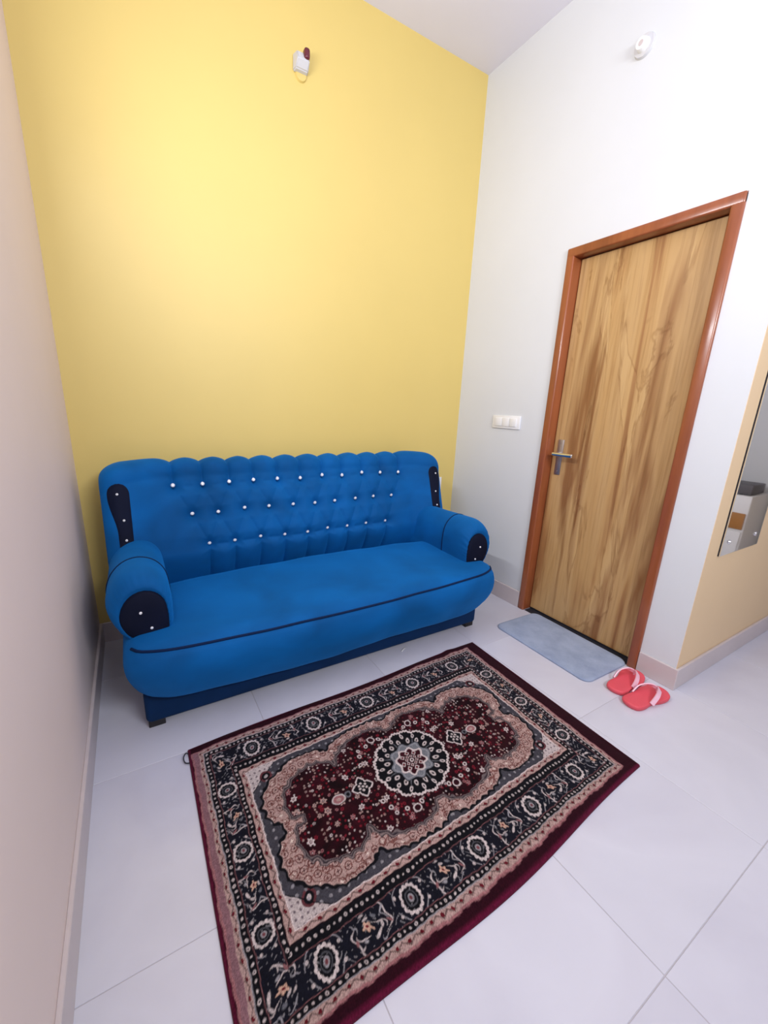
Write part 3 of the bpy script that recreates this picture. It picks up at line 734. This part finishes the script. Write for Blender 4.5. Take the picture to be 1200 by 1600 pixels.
# ---- medallion
th = np.arctan2(y, x * 1.0); R_ = np.hypot(x / 1.10, y)
ro = 0.128 + 0.0075 * np.abs(np.cos(th * 8)) + 0.0018 * np.sin(th * 64)
fill(soft(R_ - ro - 0.004), FIELD); fill(soft(R_ - ro), WHITE * 0.95); fill(soft(R_ - ro + 0.0085), BLACK)
for k in range(16):
    t0 = 2 * math.pi * (k + 0.5) / 16
    for (rr, sz, c) in ((0.107, 0.0075, WHITE * 0.9), (0.086, 0.0085, WHITE * 0.85)):
        t1 = t0 if rr > 0.1 else t0 + math.pi / 16
        cx, cy = rr * 1.10 * math.cos(t1), rr * math.sin(t1)
        a = (x - cx) * math.cos(t1) + (y - cy) * math.sin(t1); b = -(x - cx) * math.sin(t1) + (y - cy) * math.cos(t1)
        q = np.hypot(a * 0.62, b * (1 + 18 * np.clip(a, 0, .03)))
        fill(soft(q - sz * 0.9), c); fill(soft(q - sz * 0.36), BLACK)
    if k % 2 == 0:
        a = np.abs(x / 1.1 * math.cos(t0) + y * math.sin(t0)); b = np.abs(-x / 1.1 * math.sin(t0) + y * math.cos(t0))
        sel = soft(b - 0.007 * (1 - a / 0.11)) * (a < 0.105) * ((x * math.cos(t0) + y * math.sin(t0)) > 0.06); fill(sel, GREY * 0.9)
s8 = 0.071 * (1 + 0.09 * np.cos(th * 8))
fill(soft(R_ - s8 - 0.003), BLACK); fill(soft(R_ - s8), lin((112, 114, 122))); fill(soft(np.abs(R_ - s8 + 0.007) - 0.0015), lin((150, 150, 156)))
s9 = 0.053 * (1 + 0.10 * np.cos(th * 8 + math.pi)); fill(soft(R_ - s9), WHITE * 0.95); fill(soft(R_ - s9 + 0.0075), lin((52, 14, 24)))
for rr, n_, sz in ((0.033, 8, 0.0078), (0.018, 8, 0.0056)):
    for k in range(n_):
        t0 = 2 * math.pi * (k + (0.5 if rr < .02 else 0)) / n_
        q = np.abs(x - rr * 1.1 * math.cos(t0)) + np.abs(y - rr * math.sin(t0)); fill(soft(q - sz * 1.25), WHITE * 0.85); fill(soft(q - sz * 0.72), lin((96, 22, 34)))
q = np.hypot(x, y); fill(soft(q - 0.0085), WHITE * 0.85); fill(soft(q - 0.004), DARK)
# pile speckle
C *= (0.70 + 0.60 * rng.random(U.shape))[..., None]
sh = rng.random((nv // 6 + 2, nu // 6 + 2)); sh = np.kron(sh, np.ones((6, 6)))[:nv, :nu]; C *= (0.93 + 0.14 * sh)[..., None]
# relief: rounded rim, gentle ripples, edge kinks
ed = np.minimum(RL / 2 - np.abs(U), RWD / 2 - np.abs(Vv))
Z = 0.010 * np.sqrt(np.clip(1 - (1 - np.clip(ed / 0.012, 0, 1)) ** 2, 0, 1))
lum = C.sum(2)
Z += 0.0006 * rng.random(U.shape)
rip = 0.0035 * (np.sin(U * 21 + 1.0) * sstep(0.10, 0.0, ed) + 0.6 * np.sin(U * 13 + Vv * 9)) * sstep(0.0, 0.02, ed)
Z += np.maximum(rip, -0.004) * 0.8 + 0.0032
near = sstep(-RWD / 2 + 0.075, -RWD / 2 + 0.03, Vv); Z += 0.010 * near * sstep(0, 0.02, ed) * (0.6 + 0.4 * np.sin(U * 8))
UU = U.copy(); VVv = Vv.copy()
bow = 0.006 * np.sin((U / RL + 0.5) * math.pi * 3.0) * (np.abs(Vv) / (RWD / 2)) ** 3
VVv += bow
VVv -= 0.017 * np.sin((U / RL + 0.5) * math.pi) * sstep(-0.405, -RWD / 2, Vv)
VVv += np.where(Vv > 0.35, 0.007 * np.exp(-((U - 0.55) / 0.03) ** 2) * sstep(0.38, 0.45, Vv), 0)
cA, sA = math.cos(RA), math.sin(RA)
fu = UU / RL + 0.5; fv = VVv / RWD + 0.5          # the rug lies slightly out of square
TLc, TRc, BRc, BLc = [np.array(q) - np.array(RC) for q in ((0.304, -0.969), (1.775, -0.925), (1.754, -1.826), (0.300, -1.885))]
wx = (1 - fu) * ((1 - fv) * BLc[0] + fv * TLc[0]) + fu * ((1 - fv) * BRc[0] + fv * TRc[0])
wy = (1 - fu) * ((1 - fv) * BLc[1] + fv * TLc[1]) + fu * ((1 - fv) * BRc[1] + fv * TRc[1])
me = bpy.data.meshes.new('pile')
NV = nu * nv
co = np.stack([wx, wy, Z], 2).reshape(-1, 3)
# rim skirt down to the floor
loop = np.concatenate([np.arange(nu), nu - 1 + nu * np.arange(1, nv), (nv - 1) * nu + np.arange(nu - 2, -1, -1), nu * np.arange(nv - 2, 0, -1)])
low = co[loop].copy(); low[:, 2] = 0.0006
co = np.concatenate([co, low]); nl = len(loop)
ii, jj = np.meshgrid(np.arange(nu - 1), np.arange(nv - 1)); a = (jj * nu + ii).ravel()
quads = np.stack([a, a + 1, a + nu + 1, a + nu], 1)
k = np.arange(nl); k2 = (k + 1) % nl
sk = np.stack([loop[k2], loop[k], NV + k, NV + k2], 1)
quads = np.concatenate([quads, sk])
me.vertices.add(len(co)); me.vertices.foreach_set('co', co.ravel())
me.loops.add(quads.size); me.loops.foreach_set('vertex_index', quads.ravel().astype(np.int32))
me.polygons.add(len(quads)); me.polygons.foreach_set('loop_start', np.arange(0, quads.size, 4, dtype=np.int32))
me.polygons.foreach_set('loop_total', np.full(len(quads), 4, dtype=np.int32)); me.polygons.foreach_set('use_smooth', np.ones(len(quads), bool))
me.update(); me.validate()
at = me.color_attributes.new('woven', 'FLOAT_COLOR', 'POINT')
cc = np.concatenate([C.reshape(-1, 3), np.tile(lin((80, 14, 40)), (nl, 1))]); cc = np.concatenate([cc, np.ones((len(cc), 1))], 1)
at.data.foreach_set('color', cc.ravel().astype(np.float32))
t = NT('woven_rug_pile'); an = t.n('ShaderNodeAttribute', attribute_name='woven')
nzz = t.noise(900, 2); hs = t.n('ShaderNodeMix', data_type='RGBA', blend_type='MULTIPLY'); hs.inputs['Factor'].default_value = 1.0
rr_ = t.ramp(nzz.outputs['Fac'], [(0.3, (0.8, 0.8, 0.8, 1)), (0.7, (1.08, 1.08, 1.08, 1))])
t.l(an.outputs['Color'], hs.inputs['A']); t.l(rr_.outputs[0], hs.inputs['B']); t.l(hs.outputs['Result'], t.b.inputs['Base Color'])
t.b.inputs['Roughness'].default_value = 0.9; t.b.inputs['Specular IOR Level'].default_value = 0.1
t.b.inputs['Sheen Weight'].default_value = 0.06; t.b.inputs['Sheen Roughness'].default_value = 0.4
t.bump(nzz.outputs['Fac'], 0.5, 0.002)
me.materials.append(t.m)
rug = empty('patterned_rug', (RC[0], RC[1], 0.0)); tag(rug, 'burgundy and black woven rug with floral border and central medallion', 'rug')
ro = bpy.data.objects.new('pile', me); COL.objects.link(ro); ro.parent = rug
th_pts = catmull([(-0.716, 0.395, 0.006), (-0.729, 0.402, 0.008), (-0.731, 0.425, 0.010), (-0.721, 0.440, 0.012), (-0.713, 0.434, 0.010)], 6)
th_pts = [(cA * a - sA * b, sA * a + cA * b, c) for a, b, c in th_pts]
V, F = tube_mesh(th_pts, 0.0022, 6); mesh_obj('loose_thread', V, F, 'thread', rug, True)['label'] = 'dark loose thread at the corner'

# ------------------------------------------------------------------ door mat
mat_m = NT('grey_blue_mat_pile'); n1 = mat_m.noise(9, 6, 0.65); r1 = mat_m.ramp(n1.outputs['Fac'], [(0.3, rgb(138, 152, 182)), (0.7, rgb(168, 182, 208))])
mat_m.l(r1.outputs[0], mat_m.b.inputs['Base Color']); mat_m.b.inputs['Roughness'].default_value = 0.95; mat_m.b.inputs['Sheen Weight'].default_value = 0.15
n2 = mat_m.noise(420, 3); mat_m.bump(n2.outputs['Fac'], 0.6, 0.004); M['mat'] = mat_m.m
def rrect(hx, hy, r, seg=8):
    out = []
    for cx, cy, a0 in ((hx - r, hy - r, 0), (-hx + r, hy - r, 90), (-hx + r, -hy + r, 180), (hx - r, -hy + r, 270)):
        for k in range(seg + 1):
            a = math.radians(a0 + 90 * k / seg); out.append((cx + r * math.cos(a), cy + r * math.sin(a)))
    return np.array(out)
mo = rrect(0.178, 0.298, 0.045)
lay = [(1.0, 0.0010), (1.0, 0.006), (0.985, 0.010), (0.95, 0.0115), (0.5, 0.012), (0.0, 0.012)]
V, F = [], []; n = len(mo)
for sc, zz in lay:
    sx = (0.168 - (1 - sc) * (0.168 if sc < 0.9 else 0.168)) / 0.168
    for (a, b) in mo * sc: V.append((a, b, zz + 0.0008 * math.sin(a * 40 + b * 23)))
for i in range(len(lay) - 1):
    for k in range(n): F.append((i * n + k, i * n + (k + 1) % n, (i + 1) * n + (k + 1) % n, (i + 1) * n + k))
F.append(tuple(range(n))[::-1])
dm = mesh_obj('door_mat', V, F, 'mat', None, True, loc=(2.206, -1.150, 0.0)); dm.rotation_euler[2] = math.radians(-0.5)
tag(dm, 'grey-blue rounded door mat lying at the foot of the door', 'mat')

# ------------------------------------------------------------------ flip-flops
def slipper(loc, rz, label, mirror):
    o = empty('flip_flop', (loc[0], loc[1], 0.0), rz); tag(o, label, 'slipper', 'pair of coral flip-flops')
    out = catmull([(-0.125, 0.0), (-0.112, 0.030), (-0.07, 0.038), (-0.01, 0.034), (0.05, 0.044), (0.10, 0.042), (0.128, 0.018), (0.130, -0.012), (0.105, -0.036), (0.05, -0.046), (-0.01, -0.038), (-0.07, -0.038), (-0.112, -0.030)], 6, True)
    out[:, 1] *= mirror * 1.16
    lay = [(0.93, 0.0), (0.975, 0.004), (1.0, 0.010), (1.0, 0.017), (0.975, 0.021), (0.93, 0.022), (0.5, 0.0205), (0.0, 0.020)]
    V, F = [], []; n = len(out)
    for sc, zz in lay:
        for a, b in out * sc: V.append((a, b, zz + (0.004 * sstep(0.06, 0.13, np.array(abs(a))) if zz > 0.003 else 0)))
    for i in range(len(lay) - 1):
        for k in range(n): F.append((i * n + k, i * n + (k + 1) % n, (i + 1) * n + (k + 1) % n, (i + 1) * n + k))
    F.append(tuple(range(n)))
    sole = mesh_obj('sole', V, F, 'coral', o, True)
    for s1 in (-1, 1):
        path = catmull([(0.082, 0.0, 0.018), (0.078, 0.002 * s1, 0.040), (0.055, 0.020 * s1, 0.053), (0.010, 0.037 * s1, 0.047), (-0.028, 0.040 * s1, 0.020)], 7)
        path[:, 1] *= mirror * 1.12
        V, F = [], []; m = len(path)
        for i, pnt in enumerate(path):
            tan = path[min(i + 1, m - 1)] - path[max(i - 1, 0)]; tan /= np.linalg.norm(tan)
            side = np.cross(tan, np.array([0, s1 * mirror * 0.8, 0.6])); side /= np.linalg.norm(side) + 1e-9; nn = np.cross(side, tan)
            wd = 0.004 + 0.0062 * sstep(0.05, 0.5, np.array(i / (m - 1)))
            for a, b in ((-1, -1), (1, -1), (1, 1), (-1, 1)): V.append(pnt + side * a * wd + nn * b * 0.0026)
        for i in range(m - 1):
            for k in range(4): F.append((i * 4 + k, i * 4 + (k + 1) % 4, (i + 1) * 4 + (k + 1) % 4, (i + 1) * 4 + k))
        F += [(0, 1, 2, 3), tuple(4 * (m - 1) + k for k in range(4))]
        stp = mesh_obj('strap', V, F, 'pink_strap', o, True, sharp=0.9); stp['label'] = 'pale pink strap'
slipper((2.195, -1.533, 0), math.radians(4), 'coral flip-flop with pale pink strap, nearer the door mat', 1)
slipper((2.160, -1.640, 0), math.radians(-6), 'coral flip-flop with pale pink strap, farther from the door mat', -1)

# ------------------------------------------------------------------ small litter
def scrap(name, loc, rz, L, wd, label):
    V, F = [], []
    for k in range(7):
        t_ = k / 6 - 0.5; zz = 0.0012 + 0.004 * (1 - (2 * t_) ** 2)
        for sgn in (-1, 1):
            for up in (0, 0.0006): V.append((t_ * L, sgn * wd / 2, zz + up))
    for k in range(6):
        a = k * 4
        for (p_, q_) in ((0, 1), (1, 3), (3, 2), (2, 0)): F.append((a + p_, a + q_, a + 4 + q_, a + 4 + p_))
    F += [(0, 1, 3, 2), (24, 26, 27, 25)]
    o = mesh_obj(name, V, F, 'white_plastic', None, True, loc=loc); o.rotation_euler[2] = rz
    tag(o, label, 'scrap')
scrap('paper_scrap', (1.395, -0.800, 0.0), 0.5, 0.045, 0.007, 'tiny white paper scrap on the floor under the sofa front')
